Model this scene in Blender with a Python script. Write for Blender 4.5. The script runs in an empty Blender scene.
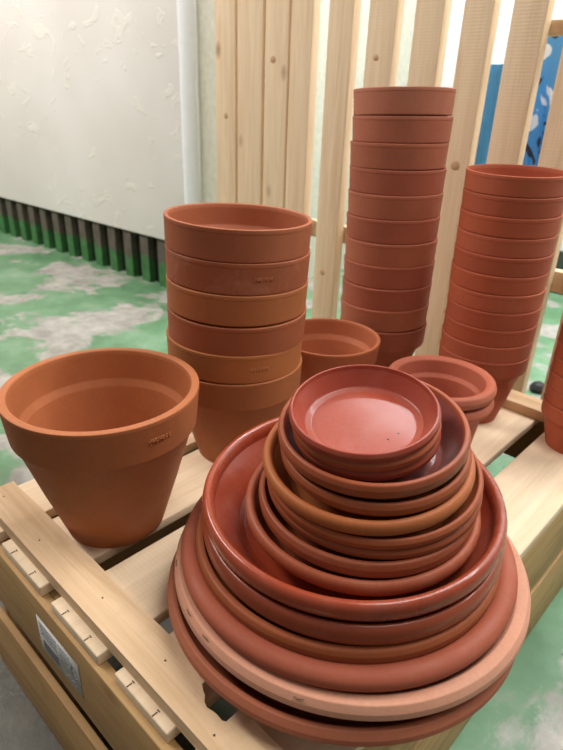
import bpy, bmesh, math, random
from mathutils import Vector, Matrix, Quaternion
PI = math.pi
rnd = random.Random(7)
COL = bpy.context.scene.collection
SC = bpy.context.scene
FLOOR = -0.30

# ------------------------------------------------------------------ helpers
def srgb(r, g, b):
    f = lambda v: (v/255/12.92) if v/255 <= .04045 else ((v/255+.055)/1.055)**2.4
    return (f(r), f(g), f(b), 1)

def obj(name, bm, mat, parent=None, loc=(0, 0, 0), rot=None, smooth=True):
    me = bpy.data.meshes.new(name)
    bmesh.ops.recalc_face_normals(bm, faces=bm.faces)
    bm.to_mesh(me); bm.free()
    if smooth:
        me.polygons.foreach_set('use_smooth', [True]*len(me.polygons))
    me.materials.append(mat)
    o = bpy.data.objects.new(name, me); COL.objects.link(o)
    o.location = loc
    if rot is not None: o.rotation_euler = rot
    if parent: o.parent = parent
    return o

def empty(name, loc=(0, 0, 0)):
    o = bpy.data.objects.new(name, None); COL.objects.link(o); o.location = loc
    o.empty_display_size = .05
    return o

def tag(o, label, cat, group=None):
    o['label'] = label; o['category'] = cat
    if group: o['group'] = group
    return o

def struct(o): o['kind'] = 'structure'; return o

def box_bm(sx, sy, sz, bev=.0015, nx=1):
    """box of the given size centred on the origin, edges bevelled"""
    bm = bmesh.new()
    bmesh.ops.create_cube(bm, size=1)
    for v in bm.verts: v.co = Vector((v.co.x*sx, v.co.y*sy, v.co.z*sz))
    if bev: bmesh.ops.bevel(bm, geom=bm.edges[:], offset=bev, segments=2, affect='EDGES', profile=.6)
    if nx > 1:
        for k in range(1, nx):
            bmesh.ops.bisect_plane(bm, geom=bm.verts[:]+bm.edges[:]+bm.faces[:], plane_co=(-sx/2+sx*k/nx, 0, 0), plane_no=(1, 0, 0))
    return bm

def add_box(bm, c, s, rot=None):
    g = bmesh.ops.create_cube(bm, size=1)['verts']
    for v in g:
        p = Vector((v.co.x*s[0], v.co.y*s[1], v.co.z*s[2]))
        if rot is not None: p = rot @ p
        v.co = p + Vector(c)

def rounded(pts, seg=5):
    """pts: (r, z, corner radius) -> polyline with arcs at the corners"""
    out = []
    n = len(pts)
    for i, (r, z, cr) in enumerate(pts):
        if cr <= 0 or i in (0, n-1): out.append((r, z)); continue
        p = Vector((r, z)); a = Vector(pts[i-1][:2])-p; b = Vector(pts[i+1][:2])-p
        la, lb = a.length, b.length
        a.normalize(); b.normalize()
        ang = a.angle(b)
        if ang > PI-.02: out.append((r, z)); continue
        t = min(cr/math.tan(ang/2), la*.49, lb*.49)
        R = t*math.tan(ang/2)
        cen = p+(a+b).normalized()*(R/math.sin(ang/2))
        s = p+a*t-cen; e = p+b*t-cen
        tot = s.angle_signed(e)
        for k in range(seg+1):
            th = -tot*k/seg
            q = Vector((s.x*math.cos(th)-s.y*math.sin(th), s.x*math.sin(th)+s.y*math.cos(th)))
            out.append(tuple(cen+q))
    return out

def lathe(prof, n=112, wob=0.0, seed=0):
    bm = bmesh.new()
    rr = random.Random(seed)
    a2, p2, a3, p3 = rr.uniform(.4, 1)*wob, rr.uniform(0, 6.3), rr.uniform(.2, .6)*wob, rr.uniform(0, 6.3)
    rings = []
    for r, z in prof:
        if r < 1e-6: rings.append([bm.verts.new((0, 0, z))]); continue
        ring = []
        for k in range(n):
            t = 2*PI*k/n
            f = 1+a2*math.cos(2*t+p2)+a3*math.cos(3*t+p3)
            ring.append(bm.verts.new((r*f*math.cos(t), r*f*math.sin(t), z)))
        rings.append(ring)
    for A, B in zip(rings, rings[1:]):
        if len(A) == 1 and len(B) == 1: continue
        for k in range(n):
            k2 = (k+1) % n
            if len(A) == 1: bm.faces.new((A[0], B[k2], B[k]))
            elif len(B) == 1: bm.faces.new((A[k], A[k2], B[0]))
            else: bm.faces.new((A[k], A[k2], B[k2], B[k]))
    return bm

# ------------------------------------------------------------------ materials
def newmat(name):
    m = bpy.data.materials.new(name); m.use_nodes = True
    nt = m.node_tree
    return m, nt, nt.nodes['Principled BSDF']

def N(nt, t, **kw):
    n = nt.nodes.new(t)
    for k, v in kw.items():
        if k in n.inputs.keys(): n.inputs[k].default_value = v
        else: setattr(n, k, v)
    return n

def noise(nt, vec, scale, detail=4, rough=.55, dist=0):
    n = N(nt, 'ShaderNodeTexNoise', Scale=scale, Detail=detail, Roughness=rough, Distortion=dist)
    nt.links.new(vec, n.inputs['Vector']); return n.outputs['Fac']

def ramp(nt, fac, stops, interp='LINEAR'):
    r = nt.nodes.new('ShaderNodeValToRGB'); e = r.color_ramp.elements
    r.color_ramp.interpolation = interp
    while len(e) < len(stops): e.new(.5)
    for k, (p, c) in enumerate(stops):
        e[k].position = p; e[k].color = c if len(c) == 4 else (*c, 1)
    nt.links.new(fac, r.inputs['Fac']); return r.outputs['Color']

def mix(nt, fac, a, b, mode='MIX'):
    m = nt.nodes.new('ShaderNodeMix'); m.data_type = 'RGBA'; m.blend_type = mode
    for s, v in ((0, fac), (6, a), (7, b)):
        if hasattr(v, 'links'): nt.links.new(v, m.inputs[s])
        else: m.inputs[s].default_value = v
    return m.outputs[2]

def objvec(nt, rand=10.0, scale=(1, 1, 1)):
    tc = nt.nodes.new('ShaderNodeTexCoord'); oi = nt.nodes.new('ShaderNodeObjectInfo')
    mul = N(nt, 'ShaderNodeMath', operation='MULTIPLY'); mul.inputs[1].default_value = rand
    nt.links.new(oi.outputs['Random'], mul.inputs[0])
    mp = nt.nodes.new('ShaderNodeMapping'); mp.inputs['Scale'].default_value = scale
    nt.links.new(tc.outputs['Object'], mp.inputs['Vector'])
    ad = N(nt, 'ShaderNodeVectorMath', operation='ADD')
    nt.links.new(mp.outputs['Vector'], ad.inputs[0]); nt.links.new(mul.outputs[0], ad.inputs[1])
    return ad.outputs[0]

def bump(nt, bsdf, h, strength=.3, dist=.001):
    b = N(nt, 'ShaderNodeBump', Strength=strength, Distance=dist)
    nt.links.new(h, b.inputs['Height']); nt.links.new(b.outputs['Normal'], bsdf.inputs['Normal'])

BLK, WHT = (0, 0, 0, 1), (1, 1, 1, 1)
_clay = {}
def clay(key, base, rough=.62, var=.18, chalk=0.0, stain=0.0, coat=0.0, spec=.28, blotchc=(60, 40, 44)):
    """fired clay: soft mottling, optional chalky bloom, dark blotches and a glaze"""
    if key in _clay: return _clay[key]
    m, nt, b = newmat('clay_'+key)
    v = objvec(nt)
    c0 = srgb(*base)
    dk = tuple(x*(1-var) for x in c0[:3])+(1,)
    lt = tuple(min(1, x*(1+var)) for x in c0[:3])+(1,)
    col = ramp(nt, noise(nt, v, 9, 5), [(.3, dk), (.7, lt)])
    fine = noise(nt, v, 260, 3, .7)
    col = mix(nt, .10, col, ramp(nt, fine, [(.35, tuple(x*.6 for x in c0[:3])+(1,)), (.65, tuple(min(1, x*1.5) for x in c0[:3])+(1,))]))
    if chalk:
        f = ramp(nt, noise(nt, v, 22, 7, .7, .6), [(.50, BLK), (.72, (chalk,)*3+(1,))])
        col = mix(nt, f, col, srgb(214, 170, 150))
    if stain:
        f = ramp(nt, noise(nt, v, 11, 6, .62, .4), [(.54, BLK), (.68, (stain,)*3+(1,))])
        col = mix(nt, f, col, srgb(*blotchc))
    nt.links.new(col, b.inputs['Base Color'])
    rr = ramp(nt, noise(nt, v, 30, 4), [(.3, (rough*.85,)*3+(1,)), (.7, (min(1, rough*1.15),)*3+(1,))])
    nt.links.new(rr, b.inputs['Roughness'])
    b.inputs['Specular IOR Level'].default_value = spec
    if coat:
        b.inputs['Coat Weight'].default_value = coat; b.inputs['Coat Roughness'].default_value = .10
    bump(nt, b, noise(nt, v, 190, 5, .7), .25, .0006)
    _clay[key] = m
    return m

def wood(name, light, dark, rough=.7, knots=.5, saw=0.0, freq=1.0, stain=0.0):
    m, nt, b = newmat(name)
    v = objvec(nt, 23.0)
    mp = nt.nodes.new('ShaderNodeMapping'); mp.inputs['Scale'].default_value = (1.6*freq, 26*freq, 26*freq)
    nt.links.new(v, mp.inputs['Vector'])
    g = noise(nt, mp.outputs[0], 1.6, 5, .6, .9)
    mp2 = nt.nodes.new('ShaderNodeMapping'); mp2.inputs['Scale'].default_value = (6, 190, 190)
    nt.links.new(v, mp2.inputs['Vector'])
    g2 = noise(nt, mp2.outputs[0], 1.5, 3, .6)
    col = ramp(nt, g, [(.25, srgb(*dark)), (.55, srgb(*light)), (.80, srgb(*[min(255, x+10) for x in light]))])
    d2 = srgb(*[x*.72 for x in dark])
    col = mix(nt, ramp(nt, g2, [(.5, BLK), (.78, (.18, .18, .18, 1))]), col, d2)
    if knots:
        mk = nt.nodes.new('ShaderNodeMapping'); mk.inputs['Scale'].default_value = (5, 9, 9)
        nt.links.new(v, mk.inputs['Vector'])
        vo = N(nt, 'ShaderNodeTexVoronoi', Scale=1.0); nt.links.new(mk.outputs[0], vo.inputs['Vector'])
        f = ramp(nt, vo.outputs['Distance'], [(.05, (knots,)*3+(1,)), (.13, BLK)])
        col = mix(nt, f, col, srgb(120, 78, 45))
    if stain:
        f = ramp(nt, noise(nt, v, 9, 6, .65, .5), [(.48, BLK), (.66, (stain,)*3+(1,))])
        col = mix(nt, f, col, srgb(148, 112, 80))
    nt.links.new(col, b.inputs['Base Color'])
    b.inputs['Roughness'].default_value = rough
    b.inputs['Specular IOR Level'].default_value = .3
    h = mix(nt, .5, g2, noise(nt, v, 160, 4, .7))
    if saw:
        w = N(nt, 'ShaderNodeTexWave', Scale=55, Distortion=1.5, Detail=2); w.bands_direction = 'X'
        nt.links.new(v, w.inputs['Vector'])
        h = mix(nt, saw, h, w.outputs['Color'])
    bump(nt, b, h, .5, .001)
    return m

def plain(name, c, rough=.6, metal=0, spec=.5, var=.1):
    m, nt, b = newmat(name)
    v = objvec(nt)
    c0 = srgb(*c)
    col = ramp(nt, noise(nt, v, 40, 4), [(.3, tuple(x*(1-var) for x in c0[:3])+(1,)), (.7, tuple(min(1, x*(1+var*.7)) for x in c0[:3])+(1,))])
    nt.links.new(col, b.inputs['Base Color'])
    b.inputs['Roughness'].default_value = rough; b.inputs['Metallic'].default_value = metal
    b.inputs['Specular IOR Level'].default_value = spec
    return m

M_deck = wood('pale_planed_pine', (238, 216, 184), (226, 200, 164), .72, .35, .15)
M_batt = wood('rough_pine_batten', (222, 192, 154), (202, 168, 128), .78, .3, .1, 1.3, .25)
M_side = wood('side_pine', (192, 156, 106), (168, 130, 82), .7, .45, .1, 1, .35)
M_slat = wood('sawn_fence_pine', (230, 206, 172), (214, 184, 146), .75, .6, .22)
M_knot = plain('brown_knot', (184, 148, 108), .7)
M_dark = plain('dark_iron', (38, 34, 30), .6)  # even dark iron colour
M_staple = plain('dull_staple_steel', (104, 82, 62), .5, .3)
M_paper = plain('grey_white_paper', (206, 206, 200), .5)
M_ink = plain('printing_ink', (140, 142, 146), .6)
M_white = plain('white_enamel', (236, 239, 242), .4, var=.03)
M_column = plain('grey_green_column_paint', (204, 203, 186), .6)
M_blue = plain('blue_printed_plastic', (60, 142, 210), .32)
M_sackw = plain('white_printed_plastic', (214, 220, 226), .32)
M_sackd = plain('dark_printed_plastic', (42, 44, 58), .32)
M_rubber = plain('black_rubber', (22, 22, 24), .6)

def mat_wall():
    m, nt, b = newmat('old_white_wall_paint')
    tc = nt.nodes.new('ShaderNodeTexCoord'); v = tc.outputs['Object']
    col = ramp(nt, noise(nt, v, 1.7, 5), [(.3, srgb(216, 211, 204)), (.7, srgb(229, 226, 221))])
    fl = ramp(nt, noise(nt, v, 7, 5, .5, 1.6), [(.62, BLK), (.635, WHT), (.70, WHT), (.715, BLK)])
    f3 = mix(nt, .55, BLK, fl)
    col = mix(nt, f3, col, srgb(234, 229, 218))
    sp = ramp(nt, noise(nt, v, 30, 2), [(.74, BLK), (.78, (.5, .5, .5, 1))])
    col = mix(nt, sp, col, srgb(168, 158, 148))
    nt.links.new(col, b.inputs['Base Color']); b.inputs['Roughness'].default_value = .55
    bump(nt, b, fl, .5, .003)
    return m
M_wall = mat_wall()

def mat_floor():
    m, nt, b = newmat('worn_green_floor_paint')
    tc = nt.nodes.new('ShaderNodeTexCoord')
    mp = nt.nodes.new('ShaderNodeMapping'); mp.inputs['Location'].default_value = (1.2, 4.4, 0)
    nt.links.new(tc.outputs['Object'], mp.inputs['Vector']); v = mp.outputs[0]
    green = ramp(nt, noise(nt, v, 7, 6, .65), [(.3, srgb(80, 120, 84)), (.55, srgb(102, 142, 106)), (.75, srgb(130, 158, 132))])
    conc = ramp(nt, noise(nt, v, 11, 7, .7), [(.25, srgb(116, 112, 104)), (.5, srgb(156, 154, 146)), (.75, srgb(186, 182, 174))])
    f = ramp(nt, noise(nt, v, 3.3, 8, .62, .35), [(.495, BLK), (.545, WHT)])
    col = mix(nt, f, green, conc)
    # pale chips at the edge of the paint and small dark specks
    f2 = ramp(nt, noise(nt, v, 5.5, 7, .7), [(.66, BLK), (.71, (.6, .6, .6, 1))])
    col = mix(nt, f2, col, srgb(192, 194, 182))
    f3 = ramp(nt, noise(nt, v, 26, 4, .6), [(.70, BLK), (.74, (.8, .8, .8, 1))])
    col = mix(nt, f3, col, srgb(62, 66, 58))
    # bare dark concrete in front of the crate, shadow painted in
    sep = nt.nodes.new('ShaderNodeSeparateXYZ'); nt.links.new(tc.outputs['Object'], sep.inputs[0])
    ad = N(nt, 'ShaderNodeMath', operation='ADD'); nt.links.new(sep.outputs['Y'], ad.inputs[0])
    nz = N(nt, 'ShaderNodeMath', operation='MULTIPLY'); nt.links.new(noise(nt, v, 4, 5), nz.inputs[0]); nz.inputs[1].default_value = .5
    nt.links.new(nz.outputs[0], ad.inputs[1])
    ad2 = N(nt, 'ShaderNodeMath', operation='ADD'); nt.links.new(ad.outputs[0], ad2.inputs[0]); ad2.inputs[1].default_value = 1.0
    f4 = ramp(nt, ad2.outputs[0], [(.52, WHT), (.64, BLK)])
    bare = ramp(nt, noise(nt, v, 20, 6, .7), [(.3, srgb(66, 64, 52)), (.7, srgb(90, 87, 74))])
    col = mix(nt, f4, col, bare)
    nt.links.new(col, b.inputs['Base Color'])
    nt.links.new(ramp(nt, f, [(0, (.38,)*3+(1,)), (1, (.6,)*3+(1,))]), b.inputs['Roughness'])
    bump(nt, b, mix(nt, .5, f, noise(nt, v, 60, 5)), .35, .002)
    return m
M_floor = mat_floor()

def mat_rib():
    m, nt, b = newmat('rib_brown_above_green_paint')
    tc = nt.nodes.new('ShaderNodeTexCoord'); v = tc.outputs['Object']
    sep = nt.nodes.new('ShaderNodeSeparateXYZ'); nt.links.new(v, sep.inputs[0])
    ad = N(nt, 'ShaderNodeMath', operation='MULTIPLY_ADD'); nt.links.new(noise(nt, v, 12, 4), ad.inputs[0])
    ad.inputs[1].default_value = .10; nt.links.new(sep.outputs['Z'], ad.inputs[2])
    g = ramp(nt, ad.outputs[0], [(.145, srgb(58, 116, 60)), (.17, srgb(92, 84, 72))])
    col = mix(nt, ramp(nt, noise(nt, v, 30, 5), [(.4, BLK), (.7, (.5, .5, .5, 1))]), g, srgb(44, 48, 38))
    nt.links.new(col, b.inputs['Base Color']); b.inputs['Roughness'].default_value = .7
    return m
M_rib = mat_rib()

# ------------------------------------------------------------------ setting
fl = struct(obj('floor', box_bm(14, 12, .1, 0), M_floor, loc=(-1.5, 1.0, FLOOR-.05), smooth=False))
A = math.atan(.06)                                             # the left wall is a few degrees off the crate's line
def on_wall(s, off=0):                                          # s metres left of the corner, off metres out in front
    return Vector((-1.90-s*math.cos(A)+off*math.sin(A), 1.53-s*math.sin(A)-off*math.cos(A), 0))
WL = 6.0
p = on_wall(WL/2, -.035)
struct(obj('wall_left', box_bm(WL, .07, 2.9, .004), M_wall, loc=(p.x, p.y, -.075+1.45), rot=(0, 0, A)))
p = on_wall(WL/2, -.06)
bb = struct(obj('baseboard_left', box_bm(WL, .02, .24, 0), plain('rib_shade_backing', (26, 25, 22), .8), loc=(p.x, p.y, FLOOR+.12), rot=(0, 0, A), smooth=False))  # backing coloured near-black for the shade in the recesses between the ribs
bm = bmesh.new()
k = 0
while .03+k*.128 < WL:
    add_box(bm, (WL/2-.03-k*.128, 0, 0), (.058, .035, .225)); k += 1
p = on_wall(WL/2, -.030)
o = struct(obj('baseboard_left.001', bm, M_rib, loc=(p.x, p.y, FLOOR+.1125), rot=(0, 0, A), smooth=False))
for v in o.data.vertices: v.co.z += .1125
o.location.z = FLOOR
# return wall, column and white pipe at the corner
struct(obj('wall_recess', box_bm(.06, 1.4, 3.1, .003), M_column, loc=(-1.86, 2.24, 1.25)))
struct(obj('wall_back', box_bm(7.0, .08, 3.1, .003), M_white, loc=(1.6, 2.95, 1.25)))
struct(obj('baseboard_back', box_bm(7.0, .02, .20, .002), plain('dark_green_skirting', (44, 60, 48), .7), loc=(1.6, 2.90, FLOOR+.10)))
struct(obj('trim_1', box_bm(.14, .10, 2.95, .006), M_column, loc=(-1.690, 1.47, FLOOR+1.475)))
bm = lathe(rounded([(0, 0, 0), (.029, 0, .003), (.029, 2.95, .003), (0, 2.95, 0)]), 40)
wp = tag(obj('white_pipe', bm, M_white, loc=(-1.790, 1.40, FLOOR)), 'white vertical pipe at the end of the white wall, beside the wooden fence', 'pipe')

# ------------------------------------------------------------------ slat fence behind the crate
FY = 1.16
fence = tag(empty('slat_fence', (-.85, FY+.015, FLOOR)), 'fence of pale upright pine slats standing behind the crate', 'fence')
slats = [(-1.365, -1.284, 1), (-1.276, -1.182, 0), (-1.174, -1.095, 0), (-1.089, -1.022, 1), (-.975, -.906, 0), (-.864, -.794, 0),
         (-.751, -.686, 0), (-.644, -.584, 1), (-.548, -.485, 0), (-.446, -.378, 0), (-.338, -.265, 1)]
for x0, x1, long in slats:
    zb = FLOOR if long else -.095
    zt = 1.12+rnd.uniform(-.01, .01)
    sl = obj('slat', box_bm(zt-zb, .028, x1-x0, .0025), M_slat, fence, (( x0+x1)/2+.85, rnd.uniform(-.001, .001), (zt+zb)/2-FLOOR), (0, PI/2, 0))
    for (kx, kz, kr) in {-.644: ((-.612, .402, .010),), -.975: ((-.945, .105, .008),), -1.365: ((-1.322, .465, .008),), -1.174: ((-1.145, .60, .009),), -.864: ((-.835, .60, .007),)}.get(x0, ()):
        kb = lathe([(0, 0), (kr, 0), (kr*.95, .0003), (0, .0004)], 28, .1, 3)
        q = obj('knot', kb, M_knot, sl, (-(kz-(zt+zb)/2), -.0139, kx-(x0+x1)/2), (PI/2, 0, 0))
        q['label'] = 'brown knot in the pine'
obj('rail', box_bm(1.15, .024, .042, .002), M_slat, fence, ((-1.365-.26)/2+.85+.01, .0275, .205-FLOOR))
obj('rail', box_bm(.60, .024, .024, .002), M_slat, fence, (-.47+.30+.85-.075, .0275, .645-FLOOR))
obj('rail', box_bm(1.15, .024, .045, .002), M_slat, fence, ((-1.365-.26)/2+.85+.01, .0275, 1.05-FLOOR))

# blue and white sack behind the fence, and a small dark thing on the floor
def sack(name, x0, x1, y, zt, d=.09):
    bm = bmesh.new()
    nx, nz = 26, 40
    rows = []
    for s in (-1, 1):
        g = []
        for j in range(nz+1):
            row = []
            for i in range(nx+1):
                u = i/nx*2-1; w = j/nz
                th = d*math.sqrt(max(0, 1-abs(u)**3))*(1-.75*w**5)*(1-.25*(1-w)**6)
                cr = .006*math.sin(9*u+7*w*2.3)*math.sin(13*w+3*u)+.003*math.sin(31*w+17*u)
                row.append(bm.verts.new(((x0+x1)/2+u*(x1-x0)/2*(1-.04*math.sin(w*6)), y+s*(th+cr*(1-abs(u)**4)), w*zt)))
            g.append(row)
        rows.append(g)
    for g in rows:
        for j in range(nz):
            for i in range(nx): bm.faces.new((g[j][i], g[j][i+1], g[j+1][i+1], g[j+1][i]))
    bmesh.ops.remove_doubles(bm, verts=bm.verts[:], dist=.0005)
    return bm
sk = empty('plastic_sack', (-.645, 1.33, FLOOR))
tag(sk, 'blue plastic sack standing behind the fence slats', 'sack')
obj('sack_body', sack('s', -.075, .060, 0, .895, .05), M_blue, sk)
sk2 = empty('plastic_sack', (-.57, 1.46, FLOOR))
tag(sk2, 'blue, white and black printed plastic sack, right of the plain blue one', 'sack')
def mat_print():
    m, nt, b = newmat('blue_white_black_print')
    v = objvec(nt, 0)
    f = noise(nt, v, 11, 2, .5, 1.2)
    col = ramp(nt, f, [(0, srgb(34, 40, 58)), (.40, srgb(34, 40, 58)), (.42, srgb(70, 146, 206)), (.53, srgb(70, 146, 206)), (.55, srgb(222, 226, 232))], 'LINEAR')
    nt.links.new(col, b.inputs['Base Color']); b.inputs['Roughness'].default_value = .3
    return m
obj('sack_body', sack('s', -.06, .055, 0, .965, .05), mat_print(), sk2)
bm = lathe(rounded([(0, 0, 0), (.022, 0, .004), (.026, .012, .003), (.018, .026, .005), (.008, .032, .002), (0, .033, 0)]), 40)
tag(obj('rubber_foot', bm, M_rubber, loc=(-.529, 1.767, FLOOR)), 'small round black rubber foot on the floor beyond the fence', 'foot')

# ------------------------------------------------------------------ wooden crate
CR = Vector((-.45, .61, FLOOR))
crate = tag(empty('wooden_crate', CR), 'pale pine slatted crate turned over, carrying all the terracotta pots and saucers', 'crate')
def cpart(name, bm, mat, c, rot=(0, 0, 0), par=None):
    return obj(name, bm, mat, par or crate, Vector(c)-CR, rot)
T = .0145
decks = [(-.739, -.656), (-.636, -.532), (-.504, -.405), (-.377, -.290), (-.262, -.161)]
for i, (x0, x1) in enumerate(decks):
    y0 = .1765+(.001, 0, -.001, .0015, .001)[i]; y1 = 1.052
    d = cpart('deck_board', box_bm(y1-y0, x1-x0, T, .0018, 4), M_deck, ((x0+x1)/2, (y0+y1)/2, -T/2), (0, 0, PI/2))
    # saw slots with staples in the sawn end of each board
    if i:
        for fx in (.25, .73):
            sb = bmesh.new()
            L = (y1-y0)
            add_box(sb, (-L/2+.0035, -(fx-.5)*(x1-x0), T/2+.0002), (.0060, .0012, .0006))
            add_box(sb, (-L/2+.008, -(fx-.5)*(x1-x0), T/2+.0002), (.0012, .0036, .0006))
            obj('staple', sb, M_staple, d, smooth=False)

# near batten with the semicircular knot hole in its inner edge
def batten_bm():
    bm = bmesh.new()
    x0, x1, y0, y1 = -.726, -.161, .1885, .2345
    pts = [(x0, y0), (x1, y0), (x1, y1)]
    xs = -.222
    cx, cy, R = -.268, .2365, .0240
    pts.append((xs, y1-.0012))
    for k in range(15):
        a = math.radians(-8-k*164/14)
        rr = R*(1+.06*math.sin(k*1.7))
        x = cx+rr*1.25*math.cos(a); y = cy+rr*math.sin(a)
        pts.append((x, min(y, y1-.0008)))
    pts += [(-.3010, .2270), (-.3050, .2275), (-.3060, .2305), (-.309, y1-.0004)]
    for k in range(9): pts.append((-.33-k*(.726-.33)/8.6, y1+.0006*math.sin(k*2.1)))
    pts.append((x0, y1))
    vs = [bm.verts.new((x, y, 0)) for x, y in pts]
    f = bm.faces.new(vs)
    r = bmesh.ops.extrude_face_region(bm, geom=[f])
    for v in r['geom']:
        if isinstance(v, bmesh.types.BMVert): v.co.z += .019
    bmesh.ops.triangulate(bm, faces=[f for f in bm.faces if len(f.verts) > 4])
    for v in bm.verts: v.co -= Vector((-.45, .21, 0))
    return bm
bt = cpart('batten', batten_bm(), M_batt, (-.45, .21, .0002))
bt.data.polygons.foreach_set('use_smooth', [False]*len(bt.data.polygons))
cpart('batten', box_bm(.574, .050, .019, .0018, 4), M_batt, (-.448, 1.026, .0097))
# nail heads in the batten
for nx, ny in ((-.452, .212), (-.586, .205), (-.25, .200), (-.34, .214), (-.70, .21)):
    nb = lathe([(0, 0), (.0011, 0), (.0011, .0006), (0, .0008)], 12)
    obj('nail_head', nb, M_staple, bt, (nx+.45, ny-.21, .0188))
# side planks: two on each long side, two on each short side
fr = cpart('side_plank', box_bm(.581, .015, .114, .0015, 4), M_side, (-.450, .1785, -T-.057))
cpart('side_plank', box_bm(.581, .010, .130, .0015, 4), M_side, (-.450, .1730, -.2325))
cpart('side_plank', box_bm(.581, .017, .100, .0015), M_side, (-.450, 1.0435, -T-.050))
cpart('side_plank', box_bm(.581, .017, .105, .0015), M_side, (-.450, 1.0435, -.2465))
for x in (-.1695, -.7305):
    cpart('end_plank', box_bm(.845, .017, .126, .0015, 4), M_side, (x, .6115, -T-.063), (0, 0, PI/2))
    cpart('end_plank', box_bm(.845, .017, .142, .0015, 4), M_side, (x, .6115, -.229), (0, 0, PI/2))
for x in (-.202, -.698):
    for y in (.211, 1.012):
        cpart('corner_post', box_bm(.284, .045, .045, .002), M_side, (x, y, -.1575), (0, PI/2, 0))
cpart('corner_post', box_bm(.284, .040, .190, .002), M_side, (-.610, .2065, -.1575), (0, PI/2, 0))
# stapled paper label on the front plank
lab = cpart('paper_label', box_bm(.098, .0006, .055, 0), M_paper, (-.4945, .1706, -.0735))
lab['label'] = 'grey-white paper label with dark printing'
lab.rotation_euler = (0, math.radians(-.6), 0)
pb = bmesh.new()
rr = random.Random(3)
for k in range(7):                                   # rows of small print, left half
    x = -.045
    while x < -.004:
        w = rr.uniform(.002, .006); add_box(pb, (x+w/2, -.0005, .021-k*.0034), (w, .0004, .0013)); x += w+.0014
for k in range(16):                                   # bar code
    w = rr.choice((.0006, .0011, .0016)); add_box(pb, (-.040+k*.0024, -.0005, -.014), (w, .0004, .016))
for k in range(5):
    x = .002
    while x < .030:
        w = rr.uniform(.002, .007); add_box(pb, (x+w/2, -.0005, .020-k*.0052), (w, .0004, .0019)); x += w+.0016
for k in range(22):                                  # round mark at the right
    a = math.radians(40+k*13)
    add_box(pb, (.037+.0065*math.cos(a), -.0005, .004+.0095*math.sin(a)), (.0016, .0004, .0022))
for k in range(6): add_box(pb, (.012+k*.005, -.0005, -.014-(k % 2)*.004), (.0036, .0004, .0014))
obj('label_printing', pb, M_ink, lab, smooth=False)

# ------------------------------------------------------------------ pots
def pot_profile(R, H, rb, ch, w=.0065, led=.0022, taper=.975, step=.006):
    """R outer rim radius, H height, rb base radius, ch collar height"""
    rc = R*taper                           # collar radius at its lower edge
    rt = rc-step                           # body radius under the collar
    zc = H-ch
    pts = [(.010, .0, 0), (rb-.001, 0, 0), (rb, .0, .0025),
           (rb+(rt-rb)*.5+.0008, zc*.5, .02), (rt, zc, .0008), (rc-.0004, zc, .0006), (rc, zc+.0018, .001),
           (R-.0004, H-.0065, .0008), (R, H-.0052, .001), (R, H-.0004, .0013), (R-.0014, H, .0008),
           (R-w+.001, H, .0025), (R-w-.0004, H-.006, .002),
           (rc-w-.0005, zc+.010, .006), (rt-w-led, zc+.001, .006),
           (rb-w*.75, .009, .006), (.010, .009, 0), (.010, .0, 0)]
    return rounded(pts, 4)

def bowl_profile(R, H, rb, bead=.0085):
    """squat pot with a thick rolled rim"""
    rt = R-bead*1.05
    pts = [(.010, 0, 0), (rb, 0, .003), (rt-.004, H-2.2*bead-.008, .004), (rt-.001, H-2*bead, .002),
           (R-.002, H-1.9*bead, .004), (R, H-bead, .006), (R-.003, H-.001, .006), (R-bead, H, .006),
           (R-bead*1.7, H-.004, .004), (R-bead*1.95, H-bead*2.6, .003), (R-bead*2.5, H-bead*3.2, .003), (rb-.005, .008, .006), (.010, .008, 0), (.010, 0, 0)]
    return rounded(pts, 5)

def axis_rot(lx, ly, spin):
    n = Vector((lx, ly, 1)).normalized()
    q = Vector((0, 0, 1)).rotation_difference(n)
    return (q @ Quaternion((0, 0, 1), spin)).to_euler()

def stamp_bm(R, H, ch, ang, width, n=7, seed=0, taper=.958):
    """worn maker's stamp pressed round the collar: a short line of small raised strokes"""
    bm = bmesh.new(); r_ = random.Random(seed)
    hh = ch*.13
    zc = H-ch*.50
    rad = R*(1-(1-taper)*.55)-.0003
    for k in range(n):
        a0 = ang+(k/(n-1)-.5)*width/rad
        kinds = r_.choice(('I', 'L', 'H', 'T', 'O', 'K'))
        cw = width/(n-1)*.62
        seg = {'I': [(0, 0, .0008, hh)], 'L': [(-cw/2, 0, .0008, hh), (0, -hh/2, cw, .0008)],
               'H': [(-cw/2, 0, .0008, hh), (cw/2, 0, .0008, hh), (0, 0, cw, .0008)],
               'T': [(0, 0, .0008, hh), (0, hh/2, cw, .0008)],
               'O': [(-cw/2, 0, .0008, hh*.8), (cw/2, 0, .0008, hh*.8), (0, hh/2, cw*.8, .0008), (0, -hh/2, cw*.8, .0008)],
               'K': [(-cw/2, 0, .0008, hh), (cw*.1, hh*.25, cw*.7, .0008), (cw*.1, -hh*.25, cw*.7, .0008)]}[kinds]
        for dx, dz, sx, sz in seg:
            a = a0+dx/rad
            add_box(bm, (rad*math.cos(a), rad*math.sin(a), zc+dz), (.0016, sx*1.25, sz*1.25), Matrix.Rotation(a, 3, 'Z'))
    return bm

ORD = ['topmost', 'second', 'third', 'fourth', 'fifth', 'sixth', 'seventh', 'eighth', 'ninth', 'tenth', 'bottom']
def put(o, X, Y, z, h, lx, ly, spin):
    """place a round thing so that its rim centre (height h above its base) sits at X, Y, z"""
    ax = Vector((lx, ly, 1)).normalized()
    o.location = Vector((X, Y, z))-ax*h
    o.rotation_euler = axis_rot(lx, ly, spin)

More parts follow.
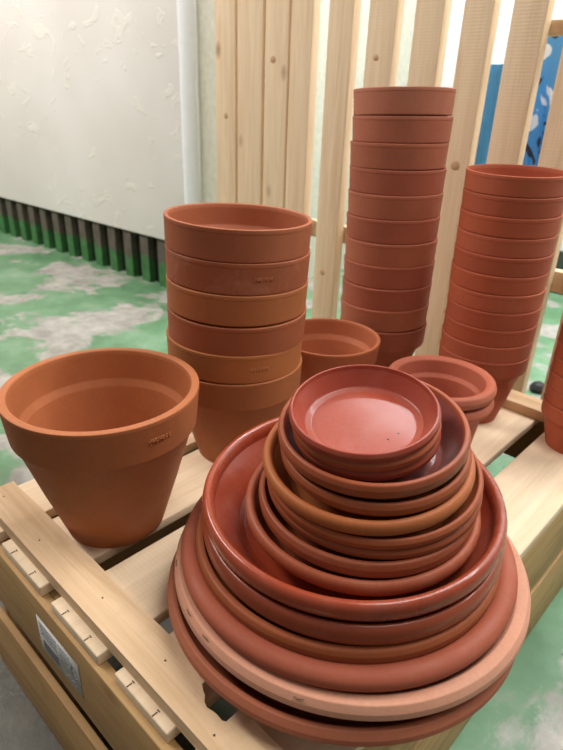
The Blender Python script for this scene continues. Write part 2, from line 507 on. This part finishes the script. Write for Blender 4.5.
def stack(X, Y, r, z1, s, lx, ly, H, rb, ch, n, mats, labels, group, name='terracotta_pot', jit=.0008, tilts=None, seed=1, xo=None, **kw):
    r_ = random.Random(seed)
    me = None
    res = []
    for i in range(n):
        z = z1-i*s
        m = mats[i % len(mats)]
        o = obj(name, lathe(pot_profile(r, H, rb, ch, **kw), 112, .0025, seed*50+i), m)
        tl = (tilts or {}).get(i, (r_.uniform(-.004, .004), r_.uniform(-.004, .004)))
        if i == n-1: tl = (-lx, -ly)
        dx = (xo or {}).get(i, (r_.uniform(-jit, jit), r_.uniform(-jit, jit)))
        if i == n-1:
            put(o, X+lx*z, Y+ly*z, H, H, 0, 0, r_.uniform(0, 6))
        else:
            put(o, X+lx*z+dx[0], Y+ly*z+dx[1], z, H, lx+tl[0], ly+tl[1], r_.uniform(0, 6))
        tag(o, labels[i], 'pot', group)
        res.append(o)
    return res

# front pot, alone at the near left
Rf, Hf = .1162, .1990
fp = empty('terracotta_pot', (-.5815, .3085, .0))
tag(fp, 'large empty terracotta pot standing alone at the front left of the crate', 'pot')
fpb = obj('pot_body', lathe(pot_profile(Rf, Hf, .0625, .050, w=.0105, led=.0030, taper=.960, step=.004), 144, .002, 3), clay('front', (174, 105, 64), .6, .12), fp)
obj('stamp', stamp_bm(Rf, Hf, .050, .02, .026, 7, 5, .960), clay('front', (0, 0, 0)), fp)['label'] = "worn maker's stamp on the collar"

# stack of six at the left
mA = [clay('A1', (164, 96, 64), .62, .1), clay('A2', (158, 90, 58), .6, .12, chalk=.22, stain=.35, blotchc=(92, 50, 42)), clay('A3', (170, 104, 62), .6, .1),
      clay('A4', (158, 90, 58), .62, .12), clay('A5', (174, 108, 62), .6, .1), clay('A6', (166, 102, 62), .6, .1)]
lA = ['topmost of the six wide terracotta pots stacked behind the single front pot',
      'second pot from the top of the left stack, brown-red with chalky bloom and dark stains',
      'third pot from the top of the left stack of six wide pots',
      'fourth pot from the top of the left stack, reddish and slightly tilted',
      'fifth pot from the top of the left stack, orange with a stamp on its collar',
      'bottom pot of the left stack of six wide pots, its body showing']
SA = stack(-.6043, .5407, .1015, .3711, .0421, .0125, .023, .1606, .0612, .0414, 6, mA, lA, 'stack of six wide pots at the left',
           tilts={3: (.012, -.020), 4: (-.004, -.006)}, xo={3: (.0005, .000), 4: (-.0015, -.001)}, seed=2, taper=.988, step=.0080, w=.0065, led=.0012)
def add_stamp(o, R, H, ch, ang, width, n, seed, taper, m, lbl):
    z = o.rotation_euler.to_matrix()
    d = (z.inverted() @ Vector((math.cos(ang), math.sin(ang), 0)))
    s = obj('stamp', stamp_bm(R, H, ch, math.atan2(d.y, d.x), width, n, seed, taper), m, o)
    s['label'] = lbl
add_stamp(SA[4], .1015, .1606, .0419, -.39, .026, 7, 11, .988, mA[4], "worn maker's stamp on the collar")
add_stamp(SA[1], .1015, .1606, .0419, -.42, .022, 6, 12, .988, mA[1], "worn maker's stamp on the collar")

# tall stack of eleven at the back
mB = [clay('B1', (180, 113, 87), .68, .1, chalk=.10), clay('B2', (172, 103, 78), .68, .1), clay('B3', (170, 101, 74), .68, .1), clay('B4', (164, 93, 69), .66, .1)]
lB = ['topmost of the eleven pots in the tallest stack, at the back of the crate'] + \
     ['%s pot from the top of the tallest stack, at the back of the crate' % w for w in ORD[1:10]] + \
     ['bottom pot of the tallest stack at the back, its lower body showing']
stack(-.5915, .9295, .0846, .5363, .0405, -.0201, -.0065, .1313, .046, .0399, 11, [mB[0], mB[1], mB[2], mB[3], mB[2], mB[3], mB[2], mB[3], mB[3], mB[2], mB[3]], lB,
      'eleven pots in the tallest stack', tilts={0: (-.03, .020), 1: (-.014, .006), 2: (-.008, .004)}, seed=4, taper=.980, step=.0075, w=.0055)

# stack of eleven at the right
mC = [clay('C1', (174, 91, 63), .58, .08), clay('C2', (168, 85, 58), .58, .08), clay('C3', (172, 87, 58), .58, .08)]
lC = ['topmost of the eleven red-orange pots in the right-hand stack, its opening in view'] + \
     ['%s pot from the top of the red-orange right-hand stack' % w for w in ORD[1:10]] + \
     ['bottom pot of the red-orange right-hand stack, its tapered body on the board']
stack(-.3864, .9429, .0765, .4290, .0296, .0018, -.0266, .1330, .0430, .0290, 11, mC, lC, 'eleven red-orange pots at the right',
      seed=6, taper=.987, step=.006, w=.0042, led=.0012)

# stack at the right edge of the frame
lD = ['topmost of the red-orange pots stacked at the right edge of the picture'] + \
     ['%s pot from the top of the stack at the right edge' % w for w in ORD[1:5]] + \
     ['bottom pot of the stack at the right edge, its body on the board']
stack(-.2125, .9580, .0600, .2127, .0260, 0, 0, .0827, .0400, .0256, 6, mC, lD, 'pots stacked at the right edge', seed=8, taper=.987, step=.0050, w=.0036, led=.001)

# single pot behind, between the left and the tallest stacks
o = obj('terracotta_pot', lathe(pot_profile(.0892, .147, .053, .038, taper=.965, step=.005), 112, .002, 31), clay('E', (174, 101, 66), .6, .1))
o.location = (-.5820, .7440, 0)
tag(o, 'single empty terracotta pot standing between the left and the tallest stacks', 'pot')

# two squat pots with rolled rims behind the saucers
mF = clay('F', (178, 100, 76), .62, .08)
for k, (z, l) in enumerate(((.145, 'upper of two squat pink-red pots with thick rolled rims, behind the saucers'),
                            (.1225, 'lower of two squat pink-red pots with thick rolled rims'))):
    o = obj('bowl_pot', lathe(bowl_profile(.0828, .1225, .056, .0098), 112, .003, 40+k), mF)
    o.location = (-.3660+(0, .0005)[k], .7510, z-.1225)
    tag(o, l, 'pot', 'two squat pots with rolled rims')

# ------------------------------------------------------------------ saucers
def saucer_profile(R, h, rb, band, lipw, kind):
    """h: height of the widest ring above the base, band: height of the rim"""
    H = h+band/2
    t = min(.005, band*.38)
    if kind == 'round':
        rim = [(R-lipw*.62, h-band*.5, .0005)]
        for q in range(19):                  # rolled rim
            a = math.radians(-90+q*15)
            rim.append((R-lipw*.5+lipw*.5*math.cos(a), h+band*.5*math.sin(a), 0))
        rim.append((R-lipw, h-band*.25, .001))
    elif kind == 'flat':
        rim = [(R-lipw*.5, h-band*.5, .001), (R-.004, h-band*.5, .0012), (R, h-band*.22, .0015), (R-.001, h+band*.12, .0015), (R-.005, H, .002),
               (R-lipw*.8, H, .002), (R-lipw, H-.004, .002)]
    else:                                    # 'band': upright rim with a small rounded top
        rim = [(R-lipw*.6, h-band*.5, .001), (R-.0025, h-band*.5, .001), (R-.0005, h-band*.30, .0012), (R, h+band*.15, .0025), (R-.0022, H, .0034),
               (R-lipw*.8, H, .0020), (R-lipw, H-.004, .002)]
    x0 = rim[0][0]
    pts = [(0, .0006, 0), (rb*.86, .0006, .001), (rb*.90, 0, .001), (rb, 0, .003)] + rim + \
          [(rb+.001, t+.002, .004), (rb-.005, t, .004), (0, t, 0)]
    # the outer wall runs from the foot straight to the rim
    return rounded(pts, 5)

G1 = (.0428, -.1744)
tow = [  # X, Y, z(widest ring), R, h, rb, band, lipw, kind, material, label
 (-0.2622, 0.3948, 0.2632, .0691, .0200, .0535, 0.0105, .0050, 'band', 'gl1', 'topmost small glossy red saucer with two dark specks on its floor'),
 (-0.2617, 0.3976, 0.2531, .0689, .0200, .0535, 0.0120, .0050, 'band', 'm1', 'second small saucer, directly under the topmost glossy one'),
 (-0.2618, 0.4007, 0.2416, .0689, .0200, .0535, 0.0107, .0050, 'band', 'm2', 'third and lowest of the three small saucers, lying in a wider one'),
 (-0.2598, 0.4090, 0.2396, .0900, .0300, .066, 0.0155, .0075, 'band', 'm3a', 'uppermost mid-sized saucer, dark and blotchy inside, holding the three small ones'),
 (-0.2564, 0.4101, 0.2213, .0900, .0300, .066, 0.0139, .0070, 'band', 'm4', 'mid-sized saucer between the one dark inside and the orange rolled-rim one'),
 (-0.2620, 0.4082, 0.2079, .1016, .0310, .076, 0.0150, .0105, 'round', 'or', 'orange mid-sized saucer with a thick rolled rim, sixth from the top'),
 (-0.2580, 0.4142, 0.1936, .1050, .0310, .080, 0.0113, .0065, 'band', 'm4', 'thin-rimmed brown saucer directly under the orange rolled-rim one'),
 (-0.2579, 0.4163, 0.1815, .1055, .0310, .081, 0.0109, .0065, 'band', 'm5', 'second thin-rimmed brown saucer under the orange rolled-rim one'),
 (-0.2592, 0.4089, 0.1670, .1070, .0300, .083, 0.0171, .0080, 'band', 'm3', 'brown upright-rimmed saucer just above the lowest of the mid-sized ones'),
 (-0.2633, 0.4085, 0.1527, .1173, .0290, .090, 0.0155, .0105, 'round', 'm6', 'lowest mid-sized saucer, round rimmed, lying in the wide glossy red one'),
 (-0.2772, 0.4107, 0.1529, .1532, .0390, .116, 0.0205, .0125, 'round', 'gl2', 'wide deep-red glossy saucer holding the mid-sized saucers'),
 (-0.2747, 0.4084, 0.1294, .1532, .0390, .116, 0.0229, .0110, 'round', 'gl3', 'wide dark red semi-glossy saucer, directly under the glossy one'),
 (-0.2772, 0.4062, 0.1089, .1573, .0390, .118, 0.0161, .0100, 'band', 'or2', 'wide orange-brown matt saucer under the two glossy red ones'),
 (-0.2761, 0.4075, 0.0945, .1745, .0380, .133, 0.0190, .0225, 'round', 'pk', 'wide pink-red saucer with the thickest rounded rim, third from the bottom'),
 (-0.2718, 0.4095, 0.0769, .1860, .0390, .145, 0.0165, .0185, 'flat', 'lp', 'widest pale pink saucer with fine cracks in its rim, second from the bottom'),
 (-0.2733, 0.3999, 0.0513, .1860, .0460, .142, 0.0150, .0120, 'flat', 'bt', 'lowest and widest pinkish brown saucer, resting on the crate boards'),
]
SM = {
 'gl1': clay('gl1', (152, 64, 44), .38, .08, chalk=.08, coat=.15, spec=.35),
 'm1': clay('m1', (162, 84, 52), .5, .1), 'm2': clay('m2', (146, 66, 44), .42, .1, stain=.3),
 'm3': clay('m3', (156, 80, 50), .42, .14, chalk=.10, stain=.15), 'm4': clay('m4', (158, 82, 48), .5, .12, stain=.15),
 'm5': clay('m5', (150, 76, 44), .5, .12, stain=.2), 'm6': clay('m6', (158, 82, 54), .5, .12, chalk=.12),
 'or': clay('or', (172, 98, 54), .52, .1), 'gl2': clay('gl2', (156, 67, 41), .28, .08, chalk=.10, stain=.25, coat=.35, spec=.35),
 'gl3': clay('gl3', (148, 68, 42), .34, .1, coat=.3), 'or2': clay('or2', (160, 86, 50), .55, .1),
 'pk': clay('pk', (160, 84, 60), .6, .08, chalk=.06), 'lp': clay('lp', (206, 148, 120), .68, .06, chalk=.15), 'bt': clay('bt', (170, 100, 72), .62, .08)}
INNER = {'m3a': clay('m3in', (128, 70, 63), .34, .25, chalk=.10, stain=.85, coat=.3, blotchc=(66, 46, 48)),
         'gl2': clay('gl2in', (150, 61, 36), .34, .15, chalk=.10, stain=.5, coat=.3, blotchc=(92, 52, 50))}  # reflections inside the wide red saucer, painted as dark and hazy blotches
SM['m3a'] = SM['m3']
nS = len(tow)
for i, (X, Y, z, R, h, rb, band, lipw, kind, mk, lbl) in enumerate(tow):
    a = (nS-1-i)/(nS-1)
    lx, ly = G1[0]*a, G1[1]*a
    spin = rnd.uniform(0, 6)
    o = obj('terracotta_saucer', lathe(saucer_profile(R, h, rb, band, lipw, kind), 160, .0018, 70+i), SM[mk])
    put(o, X, Y, z, h, lx, ly, spin)
    if mk in INNER:                           # the inside of these two takes a darker, blotched colour
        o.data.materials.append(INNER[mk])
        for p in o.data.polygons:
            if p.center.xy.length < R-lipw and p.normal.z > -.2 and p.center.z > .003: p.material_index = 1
    g = 'small saucers on top of the pile' if i < 3 else 'mid-sized saucers in the middle of the pile' if i < 10 else 'wide saucers at the bottom of the pile'
    tag(o, lbl, 'saucer', g)
    if i == 0:
        inv = o.rotation_euler.to_matrix().inverted()
        ax = Vector((lx, ly, 1)).normalized()
        for sx, sy in ((-.2318, .3931), (-.2295, .4057)):
            base = o.location+ax*.0044
            d = inv @ (Vector((sx, sy, base.z+(-(lx*(sx-base.x))-ly*(sy-base.y))))-o.location)
            s = obj('dark_speck', lathe([(0, 0), (.0011, 0), (.0007, .0004), (0, .0005)], 10), M_rubber, o, (d.x, d.y, .0039))
    if i == 14:                                  # short dark cracks on the rim
        for ang in (-2.25, -1.88, -1.70, -1.15):
            cb = bmesh.new()
            for q in range(4):
                aa = ang+q*.012-spin
                add_box(cb, ((R-.0022)*math.cos(aa), (R-.0022)*math.sin(aa), h+band*.36+.0006*math.sin(q*2+ang*9)), (.0009, .0024, .0003), Matrix.Rotation(aa, 3, 'Z'))
            obj('rim_crack', cb, M_staple, o, smooth=False)

# ------------------------------------------------------------------ light
w = bpy.data.worlds.new('World'); SC.world = w; w.use_nodes = True
w.node_tree.nodes['Background'].inputs[0].default_value = (1.0, .97, .93, 1)
w.node_tree.nodes['Background'].inputs[1].default_value = .22
def area(name, loc, tgt, sx, sy, power, col=(1, 1, 1)):
    l = bpy.data.lights.new(name, 'AREA'); l.shape = 'RECTANGLE'; l.size = sx; l.size_y = sy; l.energy = power; l.color = col
    o = bpy.data.objects.new(name, l); COL.objects.link(o); o.location = loc
    o.rotation_euler = (Vector(tgt)-Vector(loc)).to_track_quat('-Z', 'Y').to_euler()
    return o
area('ceiling_lamp', (.2, 1.0, 2.4), (-.2, .9, 0), 1.8, .6, 38, (1, .95, .90))
area('ceiling_lamp', (-3.4, -.3, 2.5), (-3.2, 1.4, .3), 3.2, .6, 128, (1, .93, .88))
area('ceiling_lamp', (-.1, 2.1, 2.5), (-.1, 3.1, .55), 3.4, .4, 120, (.97, .98, 1))

# ------------------------------------------------------------------ camera
R = [[0.7215033458198212, 0.32127506176560516, -0.6133638860075725], [0.6916472991282258, -0.29281210499745636, 0.6602159379896773],
     [0.03251054566497332, -0.900579483363054, -0.43347394219964425]]
cd = bpy.data.cameras.new('camera'); cam = bpy.data.objects.new('camera', cd); COL.objects.link(cam)
cam.matrix_world = Matrix(((R[0][0], -R[0][1], -R[0][2], 0), (R[1][0], -R[1][1], -R[1][2], 0), (R[2][0], -R[2][1], -R[2][2], .52), (0, 0, 0, 1)))
cd.sensor_width = 36; cd.sensor_fit = 'AUTO'
cd.lens = 580/750*36
cd.clip_start = .01; cd.clip_end = 50
cd.dof.use_dof = True; cd.dof.focus_distance = .60; cd.dof.aperture_fstop = 8.5
SC.camera = cam
SC.view_settings.view_transform = 'Standard'; SC.view_settings.look = 'None'
SC.view_settings.exposure = 0.07; SC.view_settings.gamma = 1; SC.view_settings.use_curve_mapping = False
